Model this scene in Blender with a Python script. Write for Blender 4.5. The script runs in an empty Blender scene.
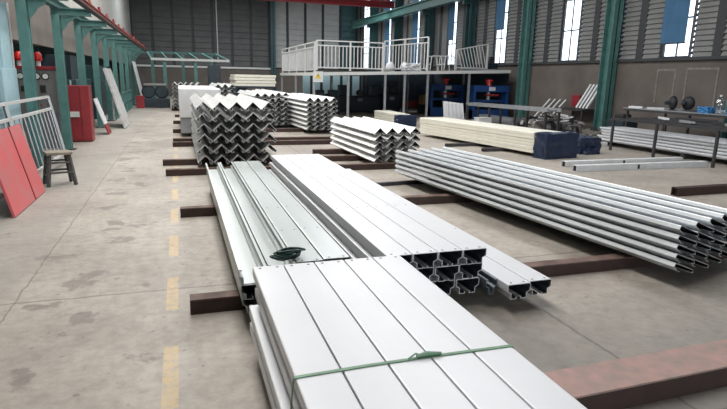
import bpy, bmesh, math, random
from mathutils import Vector, Matrix
random.seed(7)
sc = bpy.context.scene
COL = sc.collection
PI = math.pi

# ------------------------------------------------------------------ camera
yaw, pit, rol = math.radians(18.38), math.radians(12.82), math.radians(-1.23)
F = Vector((math.sin(yaw)*math.cos(pit), math.cos(yaw)*math.cos(pit), -math.sin(pit)))
RT = Vector((math.cos(yaw), -math.sin(yaw), 0))
DN = F.cross(RT)
X_ = RT*math.cos(rol) + DN*math.sin(rol)
Y_ = -RT*math.sin(rol) + DN*math.cos(rol)
cam_d = bpy.data.cameras.new('camera')
cam = bpy.data.objects.new('camera', cam_d)
COL.objects.link(cam)
cam_d.sensor_width = 36
cam_d.lens = 552.3/727*36
cam_d.clip_end = 300
m = Matrix.Identity(4)
for i in range(3):
    m[i][0] = X_[i]; m[i][1] = -Y_[i]; m[i][2] = -F[i]
m[2][3] = 1.8
cam.matrix_world = m
sc.camera = cam

# ------------------------------------------------------------------ world, lights, exposure
w = bpy.data.worlds.new('sky'); sc.world = w
w.use_nodes = True
bg = w.node_tree.nodes['Background']
bg.inputs[0].default_value = (0.86, 0.93, 1.0, 1)
bg.inputs[1].default_value = 3.0
sc.view_settings.view_transform = 'Standard'
sc.view_settings.look = 'None'
sc.view_settings.gamma = 1
sc.view_settings.use_curve_mapping = False
sc.view_settings.exposure = 0.0

def area(name, loc, sx, sy, power, color, rot=(0, 0, 0)):
    d = bpy.data.lights.new(name, 'AREA')
    d.shape = 'RECTANGLE'; d.size = sx; d.size_y = sy
    d.energy = power; d.color = color
    o = bpy.data.objects.new(name, d); COL.objects.link(o)
    o.location = loc; o.rotation_euler = rot
    return o
# roof skylight strips over the main bay, and an added fill at the back
area('skylight_and_fill', (0.2, 17, 8.8), 2.4, 30, 2500, (1.0, 0.98, 0.95))
area('skylight_and_fill', (7.5, 17, 8.8), 2.0, 26, 1250, (0.98, 0.98, 1.0))
area('skylight_and_fill', (6.0, 41, 8.8), 16, 2.5, 1500, (0.92, 0.97, 1.0))  # fill added to brighten the back wall
# front fill added behind the camera to light the stack end rims
area('front_fill_light', (4.5, -12.1, 2.6), 6.8, 4.8, 560, (0.93, 0.97, 1.0), (PI/2, 0, 0))

# ------------------------------------------------------------------ materials
def nt(name):
    M = bpy.data.materials.new(name); M.use_nodes = True
    t = M.node_tree; b = t.nodes['Principled BSDF']
    return M, t, b
def mat(name, c, rough=.5, metal=0., scale=6., amt=.15, c2=None, bump=0., stretch=None):
    M, t, b = nt(name)
    tc = t.nodes.new('ShaderNodeTexCoord'); mp = t.nodes.new('ShaderNodeMapping')
    t.links.new(tc.outputs['Object'], mp.inputs['Vector'])
    if stretch: mp.inputs['Scale'].default_value = stretch
    n = t.nodes.new('ShaderNodeTexNoise'); n.inputs['Scale'].default_value = scale; n.inputs['Detail'].default_value = 5
    t.links.new(mp.outputs[0], n.inputs['Vector'])
    r = t.nodes.new('ShaderNodeValToRGB')
    r.color_ramp.elements[0].position = .3; r.color_ramp.elements[1].position = .72
    c2 = c2 or tuple(x*(1-amt) for x in c)
    r.color_ramp.elements[0].color = (*c2, 1); r.color_ramp.elements[1].color = (*c, 1)
    t.links.new(n.outputs['Fac'], r.inputs[0]); t.links.new(r.outputs[0], b.inputs['Base Color'])
    b.inputs['Roughness'].default_value = rough; b.inputs['Metallic'].default_value = metal
    if bump:
        bp = t.nodes.new('ShaderNodeBump'); bp.inputs['Strength'].default_value = bump; bp.inputs['Distance'].default_value = .02
        t.links.new(n.outputs['Fac'], bp.inputs['Height']); t.links.new(bp.outputs[0], b.inputs['Normal'])
    return M

M_white = mat('white_zinc_coat', (.66, .675, .70), .36, .12, 2.5, .06)
M_galv = mat('galvanised', (.76, .80, .83), .30, .5, 9, .22, stretch=(1, .15, 1))
M_galvl = mat('galvanised_light', (.52, .565, .56), .32, .4, 5, .14, stretch=(1, .12, 1))
M_zig = mat('zinc_angle', (.76, .77, .76), .42, .25, 6, .14, stretch=(1, .3, 1))
M_cream = mat('cream_coat', (.78, .76, .66), .5, 0, 4, .08)
M_bare = mat('shaded_bare_zinc', (.20, .235, .27), .42, .6, 6, .25)  # bare zinc, darkened so the colour carries the shade inside the profiles
M_bareShadeD = mat('shaded_bare_zinc_angle', (.045, .06, .068), .42, .5, 6, .3)  # zinc with the shade of the end cavities put into its colour
M_hole = mat('punched_hole', (.02, .02, .025), .8)
M_beam = mat('maroon_beam', (.052, .027, .021), .6, 0, 7, .4)
M_beamtop = mat('dusty_beam_top', (.40, .25, .22), .85, 0, 9, .35, c2=(.25, .205, .185))
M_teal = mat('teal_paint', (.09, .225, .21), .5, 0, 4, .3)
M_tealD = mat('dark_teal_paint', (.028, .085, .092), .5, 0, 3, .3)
M_redrail = mat('red_rail', (.38, .11, .09), .55, 0, 5, .25)
M_red = mat('red_sheet', (.62, .10, .11), .5, 0, 3.5, .3, c2=(.50, .16, .16))
M_redD = mat('red_cabinet', (.30, .022, .03), .45, 0, 3, .3)
M_redM = mat('red_door', (.33, .028, .035), .45, 0, 3, .3)
M_lamp = mat('red_lamp', (.65, .03, .03), .25)
M_grey = mat('grey_cabinet', (.17, .17, .165), .55, 0, 4, .12)
M_greyL = mat('light_grey_cabinet', (.32, .32, .32), .55, 0, 4, .12)
M_gauge = mat('gauge_face', (.75, .77, .75), .4)
M_black = mat('black', (.012, .013, .015), .6)
M_dark = mat('dark_machine', (.018, .035, .05), .5, 0, 4, .4)
M_blue = mat('blue_press', (.010, .055, .20), .45, 0, 4, .25)
M_blueL = mat('pale_blue', (.42, .62, .68), .55, 0, 12, .25, stretch=(4, 4, .4))
M_blueB = mat('blue_blind', (.05, .16, .30), .7, 0, 2, .2)
M_wrap = mat('navy_wrap', (.012, .026, .07), .35, 0, 8, .4, bump=.4)
M_rail = mat('white_railing', (.62, .63, .62), .5, 0, 4, .12)
M_steel = mat('plain_steel', (.42, .44, .46), .4, .5, 5, .2)
M_dsteel = mat('dark_steel', (.06, .06, .065), .5, .4, 6, .3)
M_wood = mat('worn_wood', (.28, .24, .19), .7, 0, 9, .4)
M_stool = mat('stool_legs', (.10, .10, .095), .7, 0, 9, .4)
M_board = mat('marbled_board', (.58, .58, .57), .5, 0, 7, .4, c2=(.30, .30, .30))
M_boardw = mat('white_board', (.68, .69, .70), .5, 0, 3, .12)
M_carton = mat('carton', (.40, .26, .13), .8)
M_strap = mat('green_strap', (.16, .30, .19), .5, 0, 20, .3)
M_coil = mat('dark_green_strapping', (.015, .05, .045), .35, 0, 30, .4)
M_plaster = mat('plaster', (.42, .41, .385), .85, 0, 1.2, .15)
M_conc = mat('wall_concrete', (.155, .135, .12), .9, 0, .9, .35)
M_chalk = mat('chalky_plaster', (.27, .25, .235), .9, 0, 6, .45)
M_louD = mat('dark_louvre', (.085, .085, .085), .6, 0, 1.2, .3)
M_louL = mat('pale_louvre', (.36, .37, .36), .6, 0, 1.2, .15)
M_louR = mat('grey_louvre', (.22, .225, .22), .6, 0, 1.5, .2)
M_mull = mat('mullion', (.035, .04, .045), .6)
M_ceil = mat('ceiling_sheet', (.16, .16, .16), .8)
M_sack = mat('dusty_scrap', (.26, .25, .235), .8, 0, 5, .5)
M_pipew = mat('white_pipe', (.70, .72, .74), .45)
M_yellow = mat('yellow_sign', (.75, .55, .08), .6)
M_tarp = mat('blue_cloth', (.04, .22, .50), .7, 0, 8, .3)

def glass(name, c, alpha):
    M, t, b = nt(name)
    tr = t.nodes.new('ShaderNodeBsdfTransparent'); gl = t.nodes.new('ShaderNodeBsdfGlossy')
    tr.inputs[0].default_value = (*c, 1); gl.inputs['Roughness'].default_value = .1
    mx = t.nodes.new('ShaderNodeMixShader'); mx.inputs[0].default_value = alpha
    t.links.new(tr.outputs[0], mx.inputs[1]); t.links.new(gl.outputs[0], mx.inputs[2])
    t.links.new(mx.outputs[0], t.nodes['Material Output'].inputs[0])
    return M
M_glass = glass('pane_glass', (.95, .97, 1), .06)
M_bottle = glass('clear_bottle', (.75, .82, .86), .25)

def floor_mat():
    M, t, b = nt('concrete_floor')
    L = t.links.new; N = t.nodes.new
    g = N('ShaderNodeNewGeometry'); sep = N('ShaderNodeSeparateXYZ'); L(g.outputs['Position'], sep.inputs[0])
    def math_(op, a, bb=None, c=None, clamp=False):
        n = N('ShaderNodeMath'); n.operation = op; n.use_clamp = clamp
        for i, v in enumerate((a, bb, c)):
            if v is None: continue
            if isinstance(v, (int, float)): n.inputs[i].default_value = v
            else: L(v, n.inputs[i])
        return n.outputs[0]
    def noise(scale, detail=6, rough=.6, vec=None, dim=None):
        n = N('ShaderNodeTexNoise'); n.inputs['Scale'].default_value = scale; n.inputs['Detail'].default_value = detail
        n.inputs['Roughness'].default_value = rough
        L(vec or g.outputs['Position'], n.inputs['Vector']); return n.outputs['Fac']
    def ramp(f, stops):
        r = N('ShaderNodeValToRGB')
        while len(r.color_ramp.elements) < len(stops): r.color_ramp.elements.new(.5)
        for e, (p, c) in zip(r.color_ramp.elements, stops): e.position = p; e.color = (*c, 1)
        L(f, r.inputs[0]); return r.outputs[0]
    def mix(f, a, bb):
        n = N('ShaderNodeMix'); n.data_type = 'RGBA'
        if isinstance(f, float): n.inputs[0].default_value = f
        else: L(f, n.inputs[0])
        for v, i in ((a, 6), (bb, 7)):
            if isinstance(v, tuple): n.inputs[i].default_value = (*v, 1)
            else: L(v, n.inputs[i])
        return n.outputs[2]
    x, y = sep.outputs[0], sep.outputs[1]
    base = ramp(noise(.55, 8), [(.3, (.25, .225, .195)), (.52, (.36, .325, .28)), (.75, (.44, .40, .35))])
    fine = ramp(noise(9, 6, .7), [(.28, (.62, .61, .60)), (.6, (1.03, 1.03, 1.03))])
    mm = N('ShaderNodeMix'); mm.data_type = 'RGBA'; mm.blend_type = 'MULTIPLY'; mm.inputs[0].default_value = .8
    L(base, mm.inputs[6]); L(fine, mm.inputs[7]); col = mm.outputs[2]
    # dark stains along the walkway
    st = noise(1.9, 6, .62)
    walk = math_('MULTIPLY', math_('MULTIPLY_ADD', math_('ABSOLUTE', math_('ADD', x, 1.0)), -.9, 1.0, True), 1.0)
    thr = math_('MULTIPLY_ADD', walk, -.14, .685)
    s = math_('MULTIPLY', math_('SUBTRACT', st, thr), 26, clamp=True)
    col = mix(math_('MULTIPLY', s, .66), col, (.145, .125, .11))
    # small dark blots, pale chips, cooler strip along the left joint
    bl = math_('MULTIPLY', math_('SUBTRACT', noise(13, 2, .5), .685), 25, clamp=True)
    col = mix(math_('MULTIPLY', bl, .6), col, (.12, .10, .085))
    ch = math_('MULTIPLY', math_('SUBTRACT', noise(21, 5, .75), .70), 20, clamp=True)
    col = mix(math_('MULTIPLY', ch, .6), col, (.62, .58, .52))
    lf = math_('MULTIPLY', math_('SUBTRACT', -1.33, x), 8, clamp=True)
    col = mix(math_('MULTIPLY', lf, .38), col, (.235, .225, .21))
    # greyer right side of the near bay: mostly stack shade painted in, some oil
    gx = math_('MULTIPLY', math_('SUBTRACT', x, 1.3), 1.2, clamp=True)
    gy = math_('MULTIPLY_ADD', y, -.45, 2.0, True)
    gmix = math_('MULTIPLY', math_('MULTIPLY', gx, gy), math_('MULTIPLY', noise(.9, 4), 1.25, clamp=True))
    col = mix(math_('MULTIPLY', gmix, .95), col, (.15, .145, .14))
    # joints and cracks
    wob = math_('MULTIPLY', math_('SUBTRACT', noise(5, 4), .5), .06)
    def line(coord, pos, width):
        d = math_('ABSOLUTE', math_('ADD', math_('SUBTRACT', coord, pos), wob))
        return math_('MULTIPLY_ADD', d, -1/width, 1.0, True)
    for c_, p_, w_ in ((x, 2.72, .022), (x, -1.33, .012), (y, 4.75, .02), (y, 9.4, .015), (y, 13.6, .02), (x, 6.2, .02), (y, 2.02, .02)):
        col = mix(math_('MULTIPLY', line(c_, p_, w_), .75), col, (.09, .08, .07))
    # yellow dashed floor line
    ph = math_('MODULO', math_('ADD', y, 50*1.39-.13), 1.39)
    dash = math_('MULTIPLY', math_('LESS_THAN', ph, .76), math_('LESS_THAN', math_('ABSOLUTE', math_('ADD', x, .135)), .047))
    wear = math_('MULTIPLY_ADD', noise(16, 7, .8), 5.0, -1.75, True)
    col = mix(math_('MULTIPLY', math_('MULTIPLY', dash, wear), .72), col, (.56, .40, .19))
    L(col, b.inputs['Base Color'])
    L(math_('MULTIPLY_ADD', noise(2.5), .35, .42), b.inputs['Roughness'])
    bp = N('ShaderNodeBump'); bp.inputs['Strength'].default_value = .12; bp.inputs['Distance'].default_value = .02
    L(noise(12, 8, .7), bp.inputs['Height']); L(bp.outputs[0], b.inputs['Normal'])
    return M
M_floor = floor_mat()

# ------------------------------------------------------------------ mesh helpers
class MB:
    def __init__(s): s.v = []; s.f = []; s.m = []
    def add(s, vs, fs, mi=0):
        o = len(s.v); s.v += [tuple(v) for v in vs]
        s.f += [tuple(i+o for i in f) for f in fs]; s.m += [mi]*len(fs); return s
    def box(s, x0, x1, y0, y1, z0, z1, mi=0):
        vs = [(x, y, z) for x in (x0, x1) for y in (y0, y1) for z in (z0, z1)]
        return s.add(vs, [(0, 1, 3, 2), (4, 6, 7, 5), (0, 4, 5, 1), (2, 3, 7, 6), (0, 2, 6, 4), (1, 5, 7, 3)], mi)
    def bar(s, p, q, wd, ht=None, mi=0, up=(0, 0, 1)):
        p, q = Vector(p), Vector(q); ht = ht or wd; d = (q-p).normalized(); up = Vector(up)
        if abs(d.dot(up)) > .99: up = Vector((0, 1, 0))
        a = d.cross(up).normalized()*wd/2; b = a.cross(d).normalized()*ht/2
        vs = [e+sa*a+sb*b for e in (p, q) for sa, sb in ((-1, -1), (1, -1), (1, 1), (-1, 1))]
        return s.add(vs, [(3, 2, 1, 0), (4, 5, 6, 7), (0, 1, 5, 4), (1, 2, 6, 5), (2, 3, 7, 6), (3, 0, 4, 7)], mi)
    def tube(s, pts, r, n=8, mi=0, cap=True):
        pts = [Vector(p) for p in pts]; rings = []
        for i, p in enumerate(pts):
            d = (pts[min(i+1, len(pts)-1)]-pts[max(i-1, 0)]).normalized()
            up = Vector((0, 0, 1)) if abs(d.z) < .9 else Vector((0, 1, 0))
            a = d.cross(up).normalized(); b = a.cross(d).normalized()
            rr = r[i] if isinstance(r, (list, tuple)) else r
            rings.append([p+(a*math.cos(2*PI*k/n)+b*math.sin(2*PI*k/n))*rr for k in range(n)])
        vs = [v for R in rings for v in R]; fs = []
        for i in range(len(pts)-1):
            for k in range(n):
                fs.append((i*n+k, i*n+(k+1) % n, (i+1)*n+(k+1) % n, (i+1)*n+k))
        if cap: fs += [tuple(reversed(range(n))), tuple(range((len(pts)-1)*n, len(pts)*n))]
        return s.add(vs, fs, mi)
    def strip(s, prof, t, y0, y1, mi=0, inner=None):
        """a thin bent sheet: open polyline prof (x,z) with thickness t, extruded from y0 to y1"""
        n = len(prof); P = [Vector((p[0], p[1])) for p in prof]; off = []
        for i in range(n):
            nn = []
            if i > 0: d = (P[i]-P[i-1]).normalized(); nn.append(Vector((-d.y, d.x)))
            if i < n-1: d = (P[i+1]-P[i]).normalized(); nn.append(Vector((-d.y, d.x)))
            a = sum(nn, Vector((0, 0))).normalized()
            k = 1/max(.35, a.dot(nn[0]))
            off.append(P[i]-a*t*k)
        vs = []
        for y in (y0, y1):
            vs += [(p.x, y, p.y) for p in P] + [(p.x, y, p.y) for p in off]
        fs = []; N2 = 2*n
        for i in range(n-1):
            fs.append((i, i+1, N2+i+1, N2+i))
            fs.append((i+1, i, n+i, n+i+1))
            fs.append((N2+i, N2+i+1, N2+n+i+1, N2+n+i))
        fs.append((0, N2, N2+n, n)); fs.append((n-1, n+n-1, N2+n+n-1, N2+n-1))
        o = len(s.v); s.add(vs, fs, mi)
        s.f += [(o+n+i+1, o+n+i, o+N2+n+i, o+N2+n+i+1) for i in range(n-1)]
        s.m += [mi if inner is None else inner]*(n-1)
        return s
    def lathe(s, c, prof, n=16, mi=0, axis='z'):
        vs = []; fs = []
        for (r, h) in prof:
            for k in range(n):
                a = 2*PI*k/n; u, v = r*math.cos(a), r*math.sin(a)
                vs.append((c[0]+u, c[1]+v, c[2]+h) if axis == 'z' else ((c[0]+h, c[1]+u, c[2]+v) if axis == 'x' else (c[0]+u, c[1]+h, c[2]+v)))
        for i in range(len(prof)-1):
            for k in range(n):
                fs.append((i*n+k, i*n+(k+1) % n, (i+1)*n+(k+1) % n, (i+1)*n+k))
        fs += [tuple(reversed(range(n))), tuple(range((len(prof)-1)*n, len(prof)*n))]
        return s.add(vs, fs, mi)
    def mesh(s, name, mats):
        me = bpy.data.meshes.new(name); me.from_pydata(s.v, [], s.f)
        for mt in (mats if isinstance(mats, (list, tuple)) else [mats]): me.materials.append(mt)
        for p, mi in zip(me.polygons, s.m): p.material_index = mi
        b = bmesh.new(); b.from_mesh(me); bmesh.ops.recalc_face_normals(b, faces=b.faces); b.to_mesh(me); b.free()
        me.update(); return me
    def build(s, name, mats, parent=None, bevel=0, smooth=False):
        o = bpy.data.objects.new(name, s.mesh(name, mats)); COL.objects.link(o)
        if parent:
            o.parent = parent
            o.location = -Vector(parent.location) if parent.get('_w') else (0, 0, 0)
        if bevel:
            bv = o.modifiers.new('bevel', 'BEVEL'); bv.width = bevel; bv.segments = 2; bv.limit_method = 'ANGLE'
        if smooth:
            for p in o.data.polygons: p.use_smooth = True
        return o
def tag(o, label=None, cat=None, group=None, kind=None):
    if label: o['label'] = label
    if cat: o['category'] = cat
    if group: o['group'] = group
    if kind: o['kind'] = kind
    return o
WORLD = []
def empty(name, loc, rz=0, label=None, cat=None, group=None, kind=None):
    """Empty at the thing's base; children's mesh coordinates are relative to it"""
    o = bpy.data.objects.new(name, None); COL.objects.link(o)
    o.location = loc; o.rotation_euler = (0, 0, rz); o.empty_display_size = .1
    return tag(o, label, cat, group, kind)
def dup(o, loc, rz=None, label=None):
    r = o.copy(); COL.objects.link(r); r.location = loc
    if rz is not None: r.rotation_euler = (0, 0, rz)
    if label: r['label'] = label
    for ch in list(o.children):
        c = ch.copy(); COL.objects.link(c); c.parent = r
        for g in ch.children:
            d = g.copy(); COL.objects.link(d); d.parent = c
    return r
def struct(o): o['kind'] = 'structure'; return o
ORD = ['first', 'second', 'third', 'fourth', 'fifth', 'sixth', 'seventh', 'eighth', 'ninth']
def nth(i, n):
    return 'leftmost' if i == 0 else ('rightmost' if i == n-1 else ORD[i])
def layer(k, n):
    return 'bottom layer' if k == 0 else ('top layer' if k == n-1 else ORD[n-1-k]+' layer down')

# ------------------------------------------------------------------ the hall
XR, YB, ZC = 16.0, 51.0, 9.0
struct(MB().box(-6, XR+.3, -12, YB+.3, -.2, 0).build('floor', M_floor))
struct(MB().box(-6, XR+.3, -12, YB+.3, ZC, ZC+.2).build('ceiling', M_ceil))
wf = MB(); wf.box(-6, 1, -12.3, -12, 0, ZC); wf.box(8, XR+.3, -12.3, -12, 0, ZC); wf.box(1, 8, -12.3, -12, 5, ZC)  # unseen wall; its opening is cut for the added front fill
struct(wf.build('wall_front', M_plaster))
# left wall: pale upper wall over a recessed dark service strip
wl = MB(); wl.box(-3.8, -3.5, -12, YB, 2.75, ZC, 0); wl.box(-5.2, -5.0, -12, YB, 0, 2.75, 1); wl.box(-5.2, -3.8, -12, YB, 2.75, 2.9, 1); wl.box(-3.8, -3.48, -12, YB, 2.5, 3.75, 2)  # brown lintel band darkened in colour to stand in for the gantry's shade
struct(wl.build('wall_left', [M_plaster, M_tealD, M_conc]))

def louvre(name, mt, parent, a, b, z0, z1, pitch, axis, pos, sign):
    """a panel of tilted slats between a and b on the wall line pos; sign points into the hall"""
    s = MB(); n = int((z1-z0)/pitch)
    for k in range(n):
        z = z0+k*pitch
        i0, i1 = pos+sign*.01, pos+sign*(.10 if pitch > .3 else .075)
        ht = pitch*1.02
        if axis == 'y':   # wall runs along y, at x=pos
            vs = [(i1, a, z), (i1, b, z), (i0, b, z+ht), (i0, a, z+ht), (pos-sign*.01, a, z), (pos-sign*.01, b, z), (pos-sign*.01, b, z+ht), (pos-sign*.01, a, z+ht)]
        else:
            vs = [(a, i1, z), (b, i1, z), (b, i0, z+ht), (a, i0, z+ht), (a, pos-sign*.01, z), (b, pos-sign*.01, z), (b, pos-sign*.01, z+ht), (a, pos-sign*.01, z+ht)]
        s.add(vs, [(0, 1, 2, 3), (4, 7, 6, 5), (0, 4, 5, 1), (3, 2, 6, 7), (0, 3, 7, 4), (1, 5, 6, 2)])
    return s.build(name, mt, parent)

# back wall
wb = MB(); wb.box(-6, XR+.3, YB, YB+.25, 0, 2.5, 0); wb.box(-6, XR+.3, YB+.1, YB+.25, 2.5, ZC, 1)
wb = struct(wb.build('wall_back', [M_conc, M_mull]))
x = -3.5; k = 0
while x < 15.5:
    x2 = min(x+1.62, XR)
    pale = x2 > 8.6 and x < 13.2
    louvre('louvre_panel', M_louL if pale else (M_louD if x2 < 13.5 else M_tealD), wb, x+.12, x2-.12, 2.62, ZC-.05, .48, 'x', YB+.05, -1)
    x = x2
sill = MB(); sill.box(-3.4, 8.0, YB-.12, YB-.002, 2.42, 2.58); sill.build('sill', M_rail, wb)
# right wall: concrete below, louvres and windows above; bays of 5.55 m
wr = MB(); wr.box(XR, XR+.25, -12, YB, 0, 2.68, 0)
sill2 = MB().box(XR-.12, XR-.002, -12, YB, 2.62, 2.72)
wcs = [15.12-5.55*2+5.55*i for i in range(9)]      # window centres
wr.box(XR, XR+.25, -12, wcs[0]-3, 2.68, ZC, 0)
wr = struct(wr.build('wall_right', [M_conc]))
sill2.build('sill', M_mull, wr)
for (ya, yb, za, zb) in ((14.95, 15.75, 1.2, 2.35), (13.35, 14.55, 1.0, 2.38)):
    o_ = MB(); o_.box(XR-.012, XR-.001, ya, yb, zb-.07, zb); o_.box(XR-.012, XR-.001, ya, ya+.06, za, zb-.07); o_.box(XR-.012, XR-.001, yb-.06, yb, za, zb-.07)
    o_.build('plaster_outline', M_chalk, wr)
for i, yc in enumerate(wcs):
    hw = .56 if i < 8 else .85
    lo, hi = yc-hw, yc+hw
    c0, c1 = yc-2.775, yc+2.775
    for (a, b, side) in ((c0+.30, lo-.10, -1), (hi+.10, c1-.30, 1)):
        mid = (a+b)/2
        louvre('louvre_panel', M_louR, wr, a+.02, mid-.16, 2.72, ZC-.05, .17, 'y', XR+.06, -1)
        louvre('louvre_panel', M_louR, wr, mid+.16, b-.02, 2.72, ZC-.05, .17, 'y', XR+.06, -1)
        MB().box(XR-.01, XR+.15, mid-.16, mid+.16, 2.72, ZC).build('mullion', M_mull, wr)
    # punched vent strips next to the columns and the windows: daylight dots
    vs = MB()
    for (a, b) in ((c1-.30, c1-.22), (lo-.10, lo-.04)):
        z = 2.72
        while z < ZC-.1:
            vs.box(XR+.02, XR+.08, a-.005, b+.005, z+.085, z+.172); z += .17
    for (a, b) in ((c0+.2, c0+.30), (hi+.04, hi+.10), (c1-.22, c1-.1)):
        vs.box(XR, XR+.1, a, b, 2.72, ZC)
    vs.build('vent_strip', M_mull, wr)
    MB().box(XR+.02, XR+.2, c0-.1, c0+.2, 2.72, ZC).build('filler', M_mull, wr)
    # the window
    wn = empty('window_%d' % (i+1), (XR+.06, yc, 2.72)); struct(wn)
    fr = MB(); H = ZC-2.72
    for yy in (-hw, hw-.04): fr.box(-.04, .04, yy, yy+.05, 0, H)
    fr.box(-.02, .02, -.02, .02, 0, H)
    for zz in (0, 1.25, 2.5, 3.75, 5.0): fr.box(-.025, .025, -hw+.05, hw-.05, zz, zz+.05)
    fr.build('window_frame', M_mull, wn)
    MB().box(.045, .05, -hw, hw, 0, H).build('window_pane', M_glass, wn)

# ------------------------------------------------------------------ building columns, runway beam, roof girder
def column(x, y, wx, wy, h, label, mt=M_tealD):
    t = empty('steel_column', (x, y, 0), 0, label, 'column', 'teal columns of the hall')
    s = MB(); s.box(-wx/2, wx/2, -wy/2, -wy/2+.03, 0, h); s.box(-wx/2, wx/2, wy/2-.03, wy/2, 0, h); s.box(-.02, .02, -wy/2, wy/2, 0, h)
    s.build('post', mt, t)
    b = MB(); b.box(-wx/2-.05, wx/2+.05, -wy/2-.05, wy/2+.05, 0, .03); b.build('base_plate', M_dsteel, t)
for i in range(-1, 6):
    y = 15.12+2.775+5.55*i
    lab = {-1: 'teal column at the near end of the right wall', 0: 'teal column on right wall beside the leaning white tubes', 1: 'teal column at right end of the mezzanine deck',
           2: 'teal wall column behind the mezzanine, left of the second window', 3: 'teal wall column behind the mezzanine railing, third from the right',
           4: 'far teal wall column behind the mezzanine, fourth from the right', 5: 'farthest teal wall column near the back right corner'}[i]
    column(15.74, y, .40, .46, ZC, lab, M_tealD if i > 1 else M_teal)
column(8.1, 50.7, .4, .4, ZC, 'teal column on the back wall where dark louvres meet pale ones')
t = empty('conduit_pipe', (3.35, 50.80, 2.9), 0, 'thin white vertical pipe on the dark louvred back wall', 'pipe')
MB().tube([(0, 0, 0), (0, 0, 6.0)], .045).build('pipe', M_rail, t)
MB().box(-.07, .07, -.05, .08, .2, .26).build('clip', M_rail, t)
t = empty('crane_runway_beam', (15.2, 0, 6.3), 0, 'teal overhead runway beam along the right wall', 'beam')
b = MB(); b.box(-.18, .18, 25, 50, .40, .46); b.box(-.18, .18, 25, 50, -.1, -.04); b.box(-.03, .03, 25, 50, -.04, .40); b.build('beam', M_teal, t)
b = MB()
for i in range(1, 6):
    y = 15.12+2.775+5.55*i
    if 25 < y < 50: b.box(.0, .40, y-.12, y+.12, -.35, -.1)
b.build('bracket', M_tealD, t)
t = empty('roof_girder', (4.5, 40.5, 6.95), 0, 'dark red overhead girder crossing the hall at the top', 'beam')
b = MB(); b.box(0, 11, -.15, .15, .40, .46); b.box(0, 11, -.15, .15, 0, .06); b.box(0, 11, -.02, .02, .06, .40); b.build('beam', M_redD, t)
b = MB(); b.box(10.4, 10.6, -.06, .06, .46, 2.04); b.box(.3, .5, -.06, .06, .46, 2.04); b.build('hanger', M_redD, t)

# blinds over the windows on the right wall
def blind(yc, hw, z0, label):
    t = empty('window_blind', (XR-.07, yc, z0), 0, label, 'blind', 'blue blinds over the right wall windows')
    b = MB(); n = 8
    prof = [(-hw+2*hw*i/n, .012*math.sin(i*2.1)) for i in range(n+1)]
    vs = []; H = 8.6-z0
    for z in (0, H):
        vs += [(p[1], p[0], z) for p in prof]+[(p[1]-.012, p[0], z) for p in prof]
    fs = []; k = n+1
    for i in range(n):
        fs += [(i, i+1, 2*k+i+1, 2*k+i), (k+i+1, k+i, 3*k+i, 3*k+i+1), (i+1, i, k+i, k+i+1), (2*k+i, 2*k+i+1, 3*k+i+1, 3*k+i)]
    fs += [(0, 2*k, 3*k, k), (n, k+n, 3*k+n, 2*k+n)]
    b.add(vs, fs); b.build('blind_sheet', M_blueB, t)
    MB().box(-.03, .02, -hw, hw, -.04, 0).build('bottom_rail', M_mull, t)
blind(wcs[2]+.10, .50, 3.2, 'blue blind over the window nearest the right edge')
blind(wcs[4], .42, 4.45, 'blue blind half down over the window left of the teal column')
blind(wcs[5], .40, 4.25, 'dark blue blind half down over the window behind the mezzanine railing')
blind(wcs[6], .48, 2.75, 'dark blue blind closed over the window far behind the mezzanine')
blind(wcs[7], .48, 2.75, 'dark blue blind closed over the second farthest window')

# ------------------------------------------------------------------ left gantry: columns with cantilever arms and a red rail
for i in range(10):
    y = 11.75+3.0*i
    t = empty('gantry_column', (-2.58, y, 0), 0,
              'teal gantry column with bracket arm, %s from the camera along the left side' % (ORD[i] if i < 9 else 'farthest'), 'column', 'teal gantry columns on the left')
    s = MB(); s.box(-.085, .085, -.1, -.085, 0, 3.07); s.box(-.085, .085, .085, .1, 0, 3.07); s.box(-.085, -.07, -.085, .085, 0, 3.07); s.box(.05, .065, -.085, .085, 0, 3.07)
    s.build('post', M_teal, t)
    a = MB(); a.box(-.1, .74, -.09, .09, 3.21, 3.23); a.box(-.1, .74, -.09, .09, 3.07, 3.09); a.box(-.1, .74, -.012, .012, 3.09, 3.21)
    a.build('bracket_arm', M_teal, t)
    g = MB(); pts = [(.1, 3.05), (.42, 3.05), (.34, 2.97), (.26, 2.93), (.20, 2.84), (.1, 2.72)]
    vs = [(p[0], -.03, p[1]) for p in pts]+[(p[0], .03, p[1]) for p in pts]; n = len(pts)
    g.add(vs, [tuple(range(n)), tuple(reversed(range(n, 2*n)))]+[(k, (k+1) % n, n+(k+1) % n, n+k) for k in range(n)])
    g.build('gusset', M_teal, t)
    MB().box(-.16, .16, -.16, .16, 0, .015).build('base_plate', M_dsteel, t)
t = empty('longitudinal_beam', (-2.58, 0, 3.23), 0, 'teal lengthwise beam lying on the left gantry arms', 'beam')
b = MB(); b.box(-.08, .08, 9, 39.2, 0, .015); b.box(-.08, .08, 9, 39.2, .145, .16); b.box(-.008, .008, 9, 39.2, .015, .145); b.build('beam', M_teal, t)
t = empty('crane_rail', (-1.74, 0, 3.09), 0, 'long red rail along the tips of the left gantry arms', 'rail')
b = MB(); b.box(-.06, .06, 9, 36.3, .02, .035, 1); b.box(-.06, .06, 9, 36.3, .125, .14); b.box(-.015, .015, 9, 36.3, .035, .125); b.build('rail', [M_redrail, M_black], t)
for i in range(16):
    c = MB(); y = 10.6+1.6*i; c.box(-.04, .04, y-.05, y+.05, .14, .2); c.tube([(0, y, .2), (0, y, .27)], .03); c.build('clamp', M_redD if i % 2 else M_redrail, t)
t = empty('canopy_frame', (-1.7, 36.6, 0), 0, 'teal flat frame on legs at the far end beneath the back wall', 'frame')
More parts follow.
